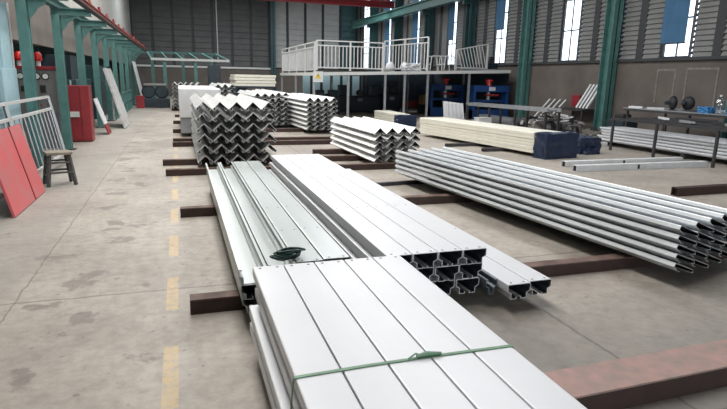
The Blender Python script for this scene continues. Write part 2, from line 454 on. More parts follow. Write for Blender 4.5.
b = MB(); A0, A1, B0, B1 = (.2, 0, 2.72), (4.75, 0, 2.72), (-.15, 3.2, 3.2), (4.15, 3.2, 3.2)
b.bar(A0, A1, .14, .12); b.bar(B0, B1, .14, .14); b.bar(A0, B0, .12); b.bar(A1, B1, .12)
for k in range(1, 5):
    f_ = k/5; b.bar([A0[i]+(A1[i]-A0[i])*f_ for i in range(3)], [B0[i]+(B1[i]-B0[i])*f_ for i in range(3)], .1, .1)
b.build('top_frame', M_teal, t)
b = MB(); b.bar((.2, -.1, 2.70), (4.8, -.1, 2.70), .05, .14); b.build('edge_strip', M_rail, t)
for (lx, ly) in ((.15, 3.1), (.95, .1), (2.05, 3.1), (2.75, .1), (3.9, 3.1)):
    b = MB(); b.box(lx-.1, lx+.1, ly-.1, ly+.1, 0, 2.66 if ly < 1 else 3.12); b.build('leg', M_teal, t)

# ------------------------------------------------------------------ left side objects
# pale blue shutter cabinet
t = empty('shutter_cabinet', (-3.14, 10.7, 0), 0, 'pale blue cabinet with streaked ribbed front at the left edge', 'cabinet')
b = MB(); b.box(-.32, .40, 0, .9, 0, 1.85); b.build('body', M_blueL, t, .01)
b = MB(); b.box(-.32, .36, .3, .85, 1.85, 2.95); b.build('upper_box', M_blueL, t, .01)
b = MB()
for k in range(22): b.box(-.30, .35, -.02, 0, .12+k*.075, .12+k*.075+.05)
b.build('shutter', M_blueL, t)
# white pole
t = empty('pole', (-2.84, 11.75, 0), 0, 'thin white upright pole beside the pale blue cabinet', 'pole')
MB().tube([(.0, 0, .0), (-.02, .2, 2.3), (-.03, .25, 3.0)], .022).build('shaft', M_rail, t)
# grey control cabinet
t = empty('control_cabinet', (-3.26, 14.98, 0), 0, 'grey electric control cabinet with round gauges and red top', 'cabinet')
b = MB(); b.box(-.5, .5, 0, .6, 0, 1.85); b.build('body', M_grey, t, .008)
b = MB(); b.box(.5, .53, .02, .58, .02, 1.84); b.build('side_panel', M_greyL, t)
b = MB(); b.box(-.53, .54, -.04, .62, 1.85, 1.93); b.build('top_cap', M_redD, t, .01)
for gx in (-.22, .12, .30):
    g = MB().lathe((gx, -.012, 1.70), [(.075, .012), (.085, .0), (.075, -.012), (.06, -.012)], 18, 0, 'y').build('gauge', M_black, t)
    MB().lathe((gx, -.026, 1.70), [(.06, .003), (.06, 0), (.001, 0)], 18, 0, 'y').build('dial', M_gauge, g)
for gx, w_, h_ in ((-.12, .11, .11), (.24, .07, .15)):
    MB().box(gx-w_, gx+w_*.6, -.03, 0, 1.42-h_/2-.02, 1.42+h_/2).build('display', M_black, t, .004)
for r_ in range(3):
    for c_ in range(5):
        MB().lathe((-.30+.15*c_, -.015, 1.18-.14*r_), [(.02, .015), (.022, 0), (.001, 0)], 8, 0, 'y').build('button', M_redD if (r_+c_) % 4 == 0 else M_black, t)
for gx in (-.26, .14):
    g = MB().lathe((gx, .2, 1.93), [(.05, 0), (.05, .12), (.03, .12)], 14).build('lamp_base', M_gauge, t)
    MB().lathe((gx, .2, 2.05), [(.085, 0), (.09, .06), (.08, .15), (.05, .2), (.001, .21)], 16).build('beacon', M_lamp, g, smooth=True)
# dark green machine behind the columns, with pale bars
t = empty('dark_machine', (-3.4, 18.4, 0), 0, 'dark teal machine with pale bars behind the left gantry columns', 'machine')
b = MB(); b.box(-.7, .55, 0, 3.0, 0, 1.6); b.build('body', M_tealD, t, .02)
b = MB(); b.box(-.5, .4, .3, 2.6, 1.6, 2.3); b.build('hood', M_dark, t, .02)
for k in range(6): MB().bar((-.45+.17*k, -.04, 1.25), (-.45+.17*k, -.04, 1.58), .04).build('bar', M_rail, t)
t = empty('dark_machine', (-3.6, 24.5, 0), 0, 'dark machine housing deep between the farther left gantry columns', 'machine')
b = MB(); b.box(-.5, .5, 0, 5, 0, 1.5); b.build('body', M_dark, t, .02)
b = MB(); b.box(-.4, .4, .5, 3.5, 1.5, 2.1); b.build('hood', M_tealD, t, .02)
# red cabinet
t = empty('red_cabinet', (-2.50, 16.35, 0), 0, 'dark red sheet-metal cabinet between the left gantry columns', 'cabinet')
b = MB(); b.box(-.28, .24, 0, .5, .02, 1.47); b.build('body', M_redD, t, .008)
b = MB(); b.box(.03, .23, -.03, 0, .04, 1.45); b.build('door', M_redM, t, .005)
b = MB(); b.box(-.24, .0, -.015, 0, .06, 1.05); b.build('lower_panel', M_redD, t, .005)
b = MB(); b.box(-.26, -.02, -.09, -.015, .66, .80); b.build('handle', M_rail, t, .01)
# white barrier panel leaning on the columns
t = empty('fence_panel', (0, 0, 0), 0, 'white barred fence panel leaning on the left gantry columns', 'fence')
def fp(y, s): return (-2.17-.31*s, y+.35*s, 1.32*s)      # s=0 foot, s=1 top
b = MB(); b.bar(fp(6.3, 1), fp(12.2, 1), .045); b.build('top_rail', M_rail, t)
b = MB(); b.bar(fp(6.3, .83), fp(12.2, .83), .045); b.build('second_rail', M_rail, t)
b = MB(); b.bar(fp(6.3, .18), fp(12.2, .18), .045); b.build('bottom_rail', M_rail, t)
for y in (6.3, 9.25, 12.2): MB().bar(fp(y, .018), fp(y, 1), .05).build('post', M_steel, t)
for k in range(21):
    y = 6.5+.275*k
    if abs(y-9.25) > .06: MB().bar(fp(y, .18), fp(y, .83), .02).build('bar', M_steel, t)
# stool
t = empty('stool', (-1.93, 10.05, 0), .35, 'worn wooden stool with grey seat before the white fence panel', 'stool')
b = MB(); b.box(-.19, .19, -.17, .17, .50, .545); b.build('seat', M_wood, t, .008)
for sx in (-1, 1):
    for sy in (-1, 1):
        MB().bar((sx*.20, sy*.18, .005), (sx*.14, sy*.12, .50), .045).build('leg', M_stool, t)
for z, k in ((.16, .185), (.32, .165)):
    for sx in (-1, 1): MB().bar((sx*k, -k+.01, z), (sx*k, k-.01, z), .025, .03).build('rung', M_stool, t)
    for sy in (-1, 1): MB().bar((-k+.01, sy*(k-.015), z+.06), (k-.01, sy*(k-.015), z+.06), .025, .03).build('rung', M_stool, t)
# red sheet leaning on the fence
t = empty('red_sheet', (0, 0, 0), 0, 'pinkish red sheet-metal panel leaning at the left edge', 'panel')
b = MB(); P0 = Vector((-2.06, 7.75, .005)); P1 = Vector((-2.06, 9.45, .005)); U = Vector((-.27, .12, 1.02)); N_ = Vector((.03, 0, .008))
def slab(p0, p1, u, n):
    vs = [p0, p1, p1+u, p0+u, p0+n, p1+n, p1+u+n, p0+u+n]
    return MB().add(vs, [(3, 2, 1, 0), (4, 5, 6, 7), (0, 1, 5, 4), (1, 2, 6, 5), (2, 3, 7, 6), (3, 0, 4, 7)])
slab(P0, P1, U, N_).build('sheet', M_red, t)
pm = P0+(P1-P0)*.62
slab(pm+N_*.9, pm+N_*.9+Vector((0, .025, 0)), U, N_*.45).build('seam', M_redD, t)
# leaning boards further back
t = empty('leaning_board', (0, 0, 0), 0, 'grey marbled board leaning on the left gantry columns', 'board')
slab(Vector((-1.80, 20.15, .005)), Vector((-1.80, 22.15, .005)), Vector((-.62, .9, 1.95)), Vector((.05, 0, .016))).build('board', M_board, t)
b = MB(); b.box(-2.44, -2.36, 22.45, 22.65, 1.96, 2.04); b.build('cap', M_black, t)
t = empty('leaning_board', (0, 0, 0), 0, 'small white board with red foot leaning beside the red cabinet', 'board')
slab(Vector((-2.18, 18.2, .3)), Vector((-2.18, 18.9, .3)), Vector((-.25, .1, .75)), Vector((.03, 0, .01))).build('board', M_boardw, t)
slab(Vector((-2.08, 18.2, .0)), Vector((-2.08, 18.9, .0)), Vector((-.1, .0, .3)), Vector((.03, 0, .01))).build('foot', M_redD, t)
t = empty('leaning_board', (0, 0, 0), 0, 'tall pale board leaning on the farthest gantry columns', 'board')
slab(Vector((-1.98, 34.6, .005)), Vector((-1.98, 36.6, .005)), Vector((-.5, .6, 2.5)), Vector((.05, 0, .01))).build('board', M_boardw, t)
t = empty('red_box', (-2.0, 32.6, 0), 0, 'small dark red box on the floor by the far gantry', 'box')
MB().box(-.2, .2, -.2, .2, 0, .62).build('body', M_redD, t, .01)
MB().box(-.21, .21, -.21, .21, .62, .66).build('lid', M_redD, t, .01)
for (y0, nm) in ((24.0, 'nearer'), (27.0, 'middle'), (30.0, 'farther')):
    t = empty('guard_rail', (-2.42, y0, 0), 0, 'low teal guard rail between far gantry columns, %s of three' % nm, 'railing', 'teal guard rails on the left')
    MB().bar((0, 0, .95), (0, 2.3, .95), .05).build('top_rail', M_teal, t)
    MB().bar((0, 0, .5), (0, 2.3, .5), .05).build('middle_rail', M_teal, t)
    for k in range(4): MB().bar((0, .1+.7*k, 0), (0, .1+.7*k, .95), .05).build('post', M_teal, t)

# far-end machines and stock under the canopy
t = empty('reel_machine', (-1.25, 33.5, 0), 0, 'dark machine with rounded reels at the far left end', 'machine')
b = MB(); b.box(-.75, .75, -.5, .5, 0, .5); b.build('base', M_dark, t, .03)
for rx in (-.35, .35):
    MB().lathe((rx, -.3, .85), [(.3, 0), (.36, .05), (.36, .55), (.3, .6)], 20, 0, 'y').build('reel', M_dark, t)
b = MB(); b.box(-.6, .6, -.35, .35, 1.15, 1.3); b.build('cover', M_grey, t, .05)
t = empty('dark_cabinet', (2.0, 34, 0), 0, 'tall dark blue cabinet behind the far purlin stacks', 'cabinet')
MB().box(-.35, .35, -.3, .3, 0, 2.4).build('body', M_dark, t, .01)
MB().box(-.3, .3, -.33, -.3, .1, 2.3).build('door', M_dark, t, .005)
t = empty('dark_machine', (3.2, 33.8, 0), 0, 'low dark machine beneath the right end of the canopy frame', 'machine')
MB().box(-.6, .6, -.4, .4, 0, 1.3).build('body', M_dark, t, .03)
b = MB().lathe((0, 0, 1.3), [(.3, 0), (.3, .25), (.15, .3), (.001, .3)], 16); b.build('drum', M_dark, t)

# ------------------------------------------------------------------ floor beams under the stacks
def floor_beam(x0, y, x1, label, wy=.13, h=.12, skew=0):
    t = empty('floor_beam', (x0, y, 0), math.atan2(skew, x1-x0), label, 'beam', 'maroon steel beams under the stacks')
    L = x1-x0; b = MB()
    b.box(0, L, 0, .012, .0, h-.012, 0); b.box(0, L, wy-.012, wy, 0, h-.012, 0)
    b.box(0, L, 0, wy, h-.012, h, 1); b.box(0, L, .012, wy-.012, 0, .012, 0)
    b.build('beam', [M_beam, M_beamtop if wy > .15 else M_beam2], t)
    b = MB(); b.box(0.004, .01, .012, wy-.012, .012, h-.012); b.build('end_hollow', M_black, t)
M_beam2 = mat('lighter_beam_top', (.16, .10, .08), .75, 0, 6, .5, c2=(.07, .04, .035))  # top plate of the beam, lighter than its sides
floor_beam(.5, 2.16, 5.6, 'maroon steel beam with dusty pink top at the bottom right', .27, .14, .10)
for (x0, y, x1, lab) in ((0, 4.16, 6.3, 'maroon beam on the floor just behind the front white stack'),
                         (-.06, 7.3, 5.0, 'maroon beam under the middle of the long white purlins'),
                         (-.3, 10.5, 5.0, 'maroon beam under the near end of the big zigzag stack'),
                         (-.38, 11.75, 5.0, 'maroon beam just behind the near end of the big zigzag stack'),
                         (-.22, 14.9, 5.2, 'maroon beam under the middle of the big zigzag stack, nearer of two'),
                         (-.22, 15.75, 5.2, 'maroon beam under the middle of the big zigzag stack, farther of two'),
                         (-.24, 18.5, 5.6, 'maroon beam left of the wrapped white bundle, nearest of three'),
                         (-.26, 22.0, 5.6, 'maroon beam left of the wrapped white bundle, middle of three'),
                         (-.22, 25.5, 5.6, 'maroon beam left of the wrapped white bundle, farthest of three')):
    floor_beam(x0, y, x1, lab)
floor_beam(-.4, 30.3, 1.4, 'far maroon beam under the near end of the farthest zigzag stack')
floor_beam(-.4, 32.5, 1.4, 'far maroon beam under the back end of the farthest zigzag stack')
floor_beam(3.0, 12.9, 5.2, 'short maroon beam under the far end of the small zigzag stack')
t = empty('brown_tube', (7.79, 6.90, 0), .03, 'brown square steel tube on the floor at the right edge', 'tube')
b = MB(); b.box(0, 2.6, 0, .015, 0, .14); b.box(0, 2.6, .125, .14, 0, .14); b.box(0, 2.6, .015, .125, .125, .14); b.box(0, 2.6, .015, .125, 0, .015); b.build('tube', M_beam, t)
b = MB(); b.box(.05, .06, .015, .125, .015, .125); b.build('hollow', M_black, t)

# ------------------------------------------------------------------ purlin profiles
def sigma(w, h, up=False, st=.032):
    a = w/2-.002
    a = w/2-.0035
    p = [(-a+.03, -h+.022), (-a+.03, -h), (-a+.0, -h), (-a, -h*.60), (-a+.034, -h*.50), (-a+.034, -h*.34), (-a, -h*.26), (-a, -.008), (-a+.008, 0)]
    p = [(-a+.085, -h+.02), (-a+.085, -h), (-a+st, -h), (-a+st, -h*.62), (-a, -h*.50), (-a, -.007), (-a+.002, -.002), (-a+.007, 0)]
    p = p+[(-x, z) for x, z in reversed(p)]
    if up:
        p = [(-a+.022, -.012), (-a+.022, 0), (-a, 0), (-a, -h*.45), (-a+.03, -h*.58), (-a+.03, -h)]
        p = p+[(-x, z) for x, z in reversed(p)]
        p = [(x, z) for x, z in reversed(p)]
    return p
def sigma_mesh(w, h, L, mt, up=False, holes=(), t=.005, st=.032):
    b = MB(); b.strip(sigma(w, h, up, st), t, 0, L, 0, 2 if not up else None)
    if not up:
        for y in holes:
            for xx in (-w*.27, w*.27):
                n = 8; vs = [(xx+.010*math.cos(2*PI*k/n), y+.010*math.sin(2*PI*k/n), .0012) for k in range(n)]
                b.add(vs, [tuple(range(n))], 1)
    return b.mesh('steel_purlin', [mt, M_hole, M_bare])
def put(me, name, loc, label, cat, group=None, rz=0):
    o = bpy.data.objects.new(name, me); COL.objects.link(o)
    o.location = loc; o.rotation_euler = (0, 0, rz)
    return tag(o, label, cat, group)

# front white pack (five wide, four high, strapped)
W = .206; Hh = .119; L = 6.6
top = sigma_mesh(W, Hh, L, M_white, holes=[L-.035]); low = sigma_mesh(W, Hh, L, M_white)
for r in range(4):
    for c in range(5):
        dx = 0 if r == 3 else random.uniform(-.006, .006)-.03*(r < 2)
        put(top if r == 3 else low, 'steel_purlin', (.392+W/2+c*W+dx, 3.44-L+(0 if r == 3 else random.uniform(-.06, .0)), .1205+Hh*(r+1)),
            'white steel purlin %s in the %s of the strapped front stack' % (nth(c, 5), layer(r, 4)), 'steel beam', 'white purlins of the strapped front stack')
# green strap round the pack
t = empty('packing_strap', (0, 0, 0), 0, 'green plastic strap tied across the front white stack', 'strap')
zt = .1205+Hh*4
b = MB(); pts = [(.350, 2.03, .14), (.386, 2.03, zt-.02), (.392, 2.03, zt+.003), (.7, 2.04, zt+.003), (1.0, 2.04, zt+.003), (1.418, 2.03, zt+.003), (1.432, 2.03, zt-.02), (1.432, 2.03, .14)]
for i in range(len(pts)-1): b.bar(pts[i], pts[i+1], .018 if 1 < i < 5 else .016, .004, up=(0, 0, 1) if 1 < i < 5 else (1, 0, 0))
b.build('band', M_strap, t)
b = MB(); b.tube([(.94, 2.04, zt+.012), (.99, 2.045, zt+.016), (1.06, 2.04, zt+.012)], [.006, .012, .006], 8); b.tube([(.97, 2.04, zt+.014), (.94, 2.055, zt+.018), (.90, 2.035, zt+.01)], .004, 6)
b.build('knot', M_strap, t)

# left pack: two open-up troughs and two flat purlins on top, three layers
W = .212; Hh = .112; L = 5.15
up_ = sigma_mesh(W, Hh, L, M_galvl, True); dn_ = sigma_mesh(W, Hh, L, M_galvl, holes=[.03, .9, 1.8, 2.7, 3.6, 4.5])
for r in range(3):
    for c in range(4):
        u = c < 2 if r == 2 else (c+r) % 2 == 0
        y = 3.80+random.uniform(-.02, .03)+.03*c
        put(up_ if u else dn_, 'steel_purlin', (.335+W/2+c*(W+.004)+(.012*(2-r) if c == 0 else 0), y, .1205+(Hh+.001)*(r+1)),
            '%s galvanised purlin %s in the %s of the left open stack' % ('trough-like' if u else 'flat', nth(c, 4), layer(r, 3)), 'steel beam', 'galvanised purlins of the left open stack')
# bundle of dark green strapping lying on the left pack
t = empty('strapping_bundle', (.72, 3.97, .4620), .1, 'tangled dark green strapping bundle lying behind the front white stack', 'strap')
random.seed(3)
for k in range(7):
    b = MB(); pts = []
    r1, r2, ph = .085+random.uniform(-.02, .03), .05+random.uniform(-.015, .02), random.uniform(0, 6)
    for i in range(25):
        a = 2*PI*i/24
        pts.append((r1*math.cos(a)+random.uniform(-.004, .004)+.01*(k-3), r2*math.sin(a)+random.uniform(-.004, .004), .012+.008*k+.006*math.sin(2*a+ph)))
    b.tube(pts, .008, 6, cap=False); b.build('loop', M_coil, t)
random.seed(11)
# middle white pack
W = .215; Hh = .1255; L = 5.7
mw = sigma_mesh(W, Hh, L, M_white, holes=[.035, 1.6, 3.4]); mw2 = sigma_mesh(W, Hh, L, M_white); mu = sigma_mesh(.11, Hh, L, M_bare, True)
for r in range(3):
    for c in range(4):
        put(mw if r == 2 else mw2, 'steel_purlin', (1.43+W/2+c*W+(0, -.03, 0)[r]*0-.02*(2-r), 3.72+(0 if r == 2 else random.uniform(.0, .03)), .1205+Hh*(r+1)),
            'white steel purlin %s in the %s of the middle white stack' % (nth(c, 4), layer(r, 3)), 'steel beam', 'white purlins of the middle stack')
W2 = .2
put(mu, 'steel_purlin', (2.318, 3.66, .1205+Hh), 'grey steel channel turned open side up beside the middle white stack', 'steel beam')
for c in range(2):
    put(mw, 'steel_purlin', (2.485+c*.217, 3.52+.03*c, .1205+Hh), 'white steel purlin %s at floor level right of the middle white stack' % ('nearer the stack' if c == 0 else 'outermost'), 'steel beam', 'low white purlins right of the middle stack')

# zigzag stacks: lipped angles nested point-up
def zig_mesh(w, L, t=.006):
    h = w/2*.98; a = w/2-.008
    lip = .038
    k = w/.31
    p = [(-a+.062*k, -h+.03*k), (-a+.072*k, -h+.002), (-a+.042*k, -h-.022), (-a, -h+.010), (0, 0), (a, -h+.010), (a-.042*k, -h-.022), (a-.072*k, -h+.002), (a-.062*k, -h+.03*k)]
    return MB().strip(p, t, 0, L, 0, 1).mesh('angle_purlin', [M_zig, M_bareShadeD])
def zig_stack(x0, y0, w, L, cols, rows, rise, rz, desc, group, jit=.006, z0=.1205, only=None):
    me = zig_mesh(w, L); c_, s_ = math.cos(rz), math.sin(rz)
    for r in range(rows):
        for c in range(cols):
            if only and not only(c, r): continue
            dy = random.uniform(-jit, jit)
            lx, ly = w*(c+.5), dy
            z = z0+w/2*.98+.022+rise*r
            put(me, 'angle_purlin', (x0+lx*c_-ly*s_, y0+lx*s_+ly*c_, z),
                'zinc angle %s in the %s of the %s' % (nth(c, cols), layer(r, rows), desc), 'steel beam', group, rz)
zig_stack(.27, 11.0, .31, 5.5, 5, 6, .205, 0, 'big zigzag stack', 'angle purlins of the big zigzag stack')
zig_stack(3.72, 10.6, .262, 3.3, 4, 5, .142, .02, 'small zigzag stack', 'angle purlins of the small zigzag stack')
zig_stack(3.86, 17.7, .27, 5.0, 4, 7, .152, .03, 'far right stack', 'angle purlins of the far right zigzag stack')
zig_stack(2.45, 19.6, .26, 4.5, 3, 7, .163, .03, 'stack behind the big one', 'angle purlins of the zigzag stack behind the big one')
zig_stack(3.22, 19.8, .25, 5.0, 2, 7, .168, .03, 'narrow far stack', 'angle purlins of the narrow far zigzag stack')
zig_stack(1.35, 23.0, .27, 4.5, 3, 8, .172, .0, 'stack peeking behind', 'angle purlins of the zigzag stack peeking behind')
zig_stack(-.35, 30.0, .3, 3, 5, 7, .19, 0, 'farthest stack', 'angle purlins of the farthest zigzag stack')
# wrapped white bundle behind the big zigzag stack
t = empty('wrapped_bundle', (.6, 17.2, .1205), 0, 'white wrapped bundle rising behind the big zigzag stack', 'bundle')
b = MB(); b.box(-.62, .58, 0, 5, .45, 1.30); b.build('wrapping', M_boardw, t, .03)
b = MB(); b.box(-.6, .56, .05, 4.95, 0, .45); b.build('lower_layers', M_steel, t)
for y in (.8, 4.2): MB().box(-.625, .585, y, y+.04, .445, 1.305).build('band', M_rail, t)
# pile of cream boards far behind
for k in range(4):
    t = empty('cream_board', (2.75+.05*(k % 2), 29.8, .0+[.0, .45, .9, 1.35][0]+1.30+k*.15), 0, 'cream board %s of the far pile behind the zigzag stacks' % ('lowest' if k == 0 else 'uppermost' if k == 3 else 'second from the bottom' if k == 1 else 'second from the top'), 'board', 'cream boards of the far pile')
    MB().box(0, 2.1, 0, 3, 0, .13).build('board', M_cream, t, .01)
t = empty('storage_rack', (2.7, 29.7, 0), 0, 'dark low rack carrying the far pile of cream boards', 'rack')
MB().box(0, 2.2, 0, 3.2, 1.22, 1.30).build('deck', M_dark, t)
for lx in (.05, 2.05):
    for ly in (.05, 3.05): MB().box(lx, lx+.1, ly, ly+.1, 0, 1.22).build('leg', M_dark, t)

# ------------------------------------------------------------------ galvanised stack on the right (saw-tooth channels)
def saw_mesh(L, w=.275):
    p = [(.06, -.090), (.034, -.082), (-.020, -.034), (-.006, -.006), (.004, 0), (.018, -.004), (w*.84, -.086), (w*.90, -.094), (w*.92, -.122), (w*.76, -.116)]
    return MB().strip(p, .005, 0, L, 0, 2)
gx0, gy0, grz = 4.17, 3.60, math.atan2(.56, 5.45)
gm_plain = saw_mesh(5.5).mesh('channel_purlin', [M_galv, M_hole, M_bareShadeD])
g2 = saw_mesh(5.5)
for y in (.9, 1.5, 2.6, 3.4):
    n = 8; vs = [(.12+.022*math.cos(2*PI*k/n), y+.06*math.sin(2*PI*k/n), -.004-(.102+.022*math.cos(2*PI*k/n))*.082/.213+.004) for k in range(n)]
    g2.add(vs, [tuple(range(n))], 1)
gm_hole = g2.mesh('channel_purlin', [M_galv, M_hole, M_bareShadeD])
for r in range(5):
    for c in range(5):
        lx = c*.272; ly = c*.05+random.uniform(-.02, .02)
        cx, sx = math.cos(grz), math.sin(grz)
        put(gm_hole if r == 4 else gm_plain, 'channel_purlin', (gx0+lx*cx-ly*sx, gy0+lx*sx+ly*cx, .1205+.123+.087*r),
            'shiny galvanised channel purlin %s in the %s of the long right stack' % (nth(c, 5), layer(r, 5)), 'steel beam', 'galvanised channels of the long right stack', grz)
# thin timber and bars under its far end
t = empty('floor_bar', (3.05, 8.75, 0), .12, 'thin dark bar on the floor under the far end of the long galvanised stack', 'bar')
MB().box(0, 1.6, 0, .08, 0, .06).build('bar', M_dsteel, t)
# ------------------------------------------------------------------ cream panel bundle with blue wrapped end
def cream_prof():
    pts = []; n = 14
    for i in range(n+1):
        pts.append((.9*i/n, .0+(.02 if i % 2 else 0)))
    return pts
cr = math.atan2(-(8.24-7.51), -(11.6-16.75)); 
cang = math.atan2(7.51-8.24, 16.75-11.6)     # heading from near to far, measured from +Y towards +X
for k in range(3):
    b = MB(); Lc = 5.3; h = .17
    # long panel with a tongue-and-groove shaped edge
    sec = [(0, .012), (.02, .0), (.95, .0), (.97, .012), (.97, h*.45), (.955, h*.5), (.97, h*.55), (.97, h-.014), (.95, h-.004), (.02, h-.004), (0, h-.014), (0, h*.55), (.018, h*.5), (0, h*.45)]
    n = len(sec); vs = [(p[0], 0, p[1]) for p in sec]+[(p[0], Lc, p[1]) for p in sec]
    b.add(vs, [tuple(range(n)), tuple(reversed(range(n, 2*n)))]+[(i, (i+1) % n, n+(i+1) % n, n+i) for i in range(n)])
    put(b.mesh('cladding_sheet', M_cream), 'cladding_sheet', (8.24+random.uniform(-.012, .012), 11.6+random.uniform(-.02, .02), .091+h*k),
        'long cream cladding panel in the %s of the cream bundle' % layer(k, 3), 'panel', 'cream panels of the blue-ended bundle', -cang)
def crumple(name, x0, x1, y0, y1, z0, z1, mt, parent, seed=1, j=.03):
    random.seed(seed); bm = bmesh.new(); bmesh.ops.create_cube(bm, size=1)
    bmesh.ops.subdivide_edges(bm, edges=bm.edges[:], cuts=5, use_grid_fill=True)
    for v in bm.verts:
        v.co = Vector(((v.co.x+.5)*(x1-x0)+x0, (v.co.y+.5)*(y1-y0)+y0, (v.co.z+.5)*(z1-z0)+z0))
        v.co += Vector((random.uniform(-j, j), random.uniform(-j, j), random.uniform(-j, j)*(v.co.z > z0+.01)))
    me = bpy.data.meshes.new(name); bm.to_mesh(me); bm.free(); me.materials.append(mt)
    o = bpy.data.objects.new(name, me); COL.objects.link(o); o.parent = parent
    return o
t = empty('plastic_wrap', (8.26, 11.22, 0), -cang, 'navy plastic wrap around the near end of the cream bundle', 'wrap')
crumple('wrap', -.02, .99, -.1, .32, 0, .62, M_wrap, t, 5, .018)
t = empty('wrapped_bundle', (9.75, 12.1, .0), -cang, 'low navy wrapped bundle right of the cream bundle end', 'bundle')
crumple('wrap', 0, .75, -.3, .5, .0, .42, M_wrap, t, 9, .02)
crumple('flap', .1, .6, -.42, -.28, .0, .15, M_wrap, t, 10, .015)
for (x0, y0, L_, rz, lab) in ((7.0, 13.85, 1.9, .03, 'steel bar on the floor under the cream bundle, farther one'), (7.5, 12.72, 1.9, .0, 'grey channel bar on the floor under the cream bundle, nearer one')):
    t = empty('floor_bar', (x0, y0, 0), rz, lab, 'bar', 'bars under the cream bundle')
    b = MB(); b.box(0, L_, 0, .01, 0, .09); b.box(0, L_, .09, .1, 0, .09); b.box(0, L_, .01, .09, .078, .09); b.build('bar', M_dsteel, t)

# two pale tubes on the floor
for k, (x0, y0, L_) in enumerate(((7.78, 9.42, 3.6), (7.95, 10.0, 3.4))):
    t = empty('pale_tube', (x0, y0, .0), .0+.02*k, 'pale steel tube on the floor before the right table, %s of two' % ('nearer' if k == 0 else 'farther'), 'tube', 'pale tubes on the right floor')
    b = MB(); b.box(0, L_, 0, .006, 0, .13); b.box(0, L_, .124, .13, 0, .13); b.box(0, L_, .006, .124, .124, .13); b.box(0, L_, .006, .124, 0, .006)
    b.build('tube', M_pipew, t)
    MB().box(.03, .035, .006, .124, .006, .124).build('hollow', M_black, t)
    MB().box(1.6, 1.66, -.002, .132, .02, .11).build('joint', M_black, t)
t = empty('pale_tube', (10.0, 13.35, 0), -.03, 'pale steel tube on the floor right of the navy wrap', 'tube')
MB().box(0, 2.0, 0, .12, 0, .12).build('tube', M_pipew, t, .005)

# ------------------------------------------------------------------ white purlin stack and work tables on the right
W = .22; Hh = .082
sm = sigma_mesh(W, Hh, 6.8, M_white, st=.062)
for r in range(5):
    for c in range(4):
        put(sm, 'steel_purlin', (12.0+.11+c*(W+.002)+random.uniform(-.012, .012), 6.9+random.uniform(-.1, .1), .13+Hh*(r+1)),
            'white steel purlin %s in the %s of the stack under the right table' % (nth(c, 4), layer(r, 5)), 'steel beam', 'white purlins under the right table')
for y, nm in ((7.6, 'nearer'), (10.6, 'middle'), (13.6, 'farther')):
    t = empty('support_block', (11.98, y, 0), 0, 'dark block under the right white stack, %s of three' % nm, 'block', 'blocks under the right white stack')
    MB().box(0, .95, 0, .12, 0, .13).build('block', M_dsteel, t, .005)
def table(x0, x1, y0, y1, h, label, legs, mt, top=False, bw=.055):
    t = empty('work_table', (x0, y0, 0), 0, label, 'table', 'steel tables along the right wall')
    w_, d_ = x1-x0, y1-y0
    b = MB()
    for xx in (0, w_): b.bar((xx, 0, h-.04), (xx, d_, h-.04), bw, bw)
    for yy in (0, d_/2, d_): b.bar((.04, yy, h-.04), (w_-.04, yy, h-.04), bw*.8, bw)
    b.build('frame', mt, t)
    if top: MB().box(-.03, w_+.03, -.03, d_+.03, h, h+.02).build('tabletop', M_steel, t)
    else:
        for k in range(5): MB().bar((.15+.3*k*w_/1.6, 0, h-.02), (.15+.3*k*w_/1.6, d_, h-.02), .04, .03).build('slat', M_dsteel, t)
    for lx, ly in legs: MB().bar((lx-x0, ly-y0, 0), (lx-x0, ly-y0, h-.06), bw, bw).build('leg', mt, t)
    return t
table(11.4, 13.3, 6.2, 12.6, .90, 'dark angle-iron table frame standing over the right white stack', [(11.4, 6.3), (11.4, 9.3), (11.4, 11.0), (11.4, 12.5), (13.25, 6.3), (13.25, 9.5), (13.25, 12.5)], M_dsteel)
table(13.5, 15.2, 9.0, 14.4, 1.06, 'grey topped work bench behind the dark table frame', [(13.55, 9.1), (13.55, 12.0), (13.55, 14.3), (15.1, 9.1), (15.1, 14.3)], M_dsteel, True)
# scraps on the table frame
random.seed(21)
sc_lab = ['long pale offcut on the dark table frame', 'dark steel offcut near the far end of the table frame', 'twisted dark strip on the table frame', 'pale bent plate lying on the table frame', 'dark short tube on the table frame middle',
          'grey bracket on the near part of the table frame', 'dark flat bar near the bench on the table frame', 'pale narrow strip near the right edge of the table frame']
for i in range(8):
    x0 = 11.55+random.uniform(0, 1.3); y0 = 7.6+i*.6; a = random.uniform(-.6, .6)
    t = empty('metal_offcut', (x0, y0, .905), a, sc_lab[i], 'offcut', 'offcuts on the dark table frame')
    L_ = random.uniform(.5, 1.1); b = MB()
    b.strip([(0, 0.06), (0, .005), (.09, .005), (.09, .05)], .006, -L_/2, L_/2)
    b.build('offcut', (M_pipew, M_dsteel, M_dsteel, M_steel, M_dsteel, M_steel, M_dsteel, M_pipew)[i], t)
bl_lab = ['pale flat strip on the left end of the bench', 'grey channel offcut at the left of the bench', 'pale plate on the bench before the fan heads', 'dark bracket on the bench between fans and bottle', 'grey strip crossing the bench edge', 'pale curved strip near the bottle on the bench', 'dark bar near the front bench edge']
for i in range(7):
    t = empty('metal_offcut', ((13.6, 13.8, 13.65, 13.75, 14.45, 14.6, 14.4)[i], (14.1, 13.7, 13.3, 12.1, 11.5, 12.1, 10.6)[i], 1.082), random.uniform(-.9, .9), bl_lab[i], 'offcut', 'offcuts on the bench')
    MB().strip([(0, .05), (0, .0), (.10, .0), (.10, .06)], -.006, -.22, .25).build('offcut', (M_pipew, M_steel, M_pipew, M_dsteel, M_steel, M_pipew, M_dsteel)[i], t)
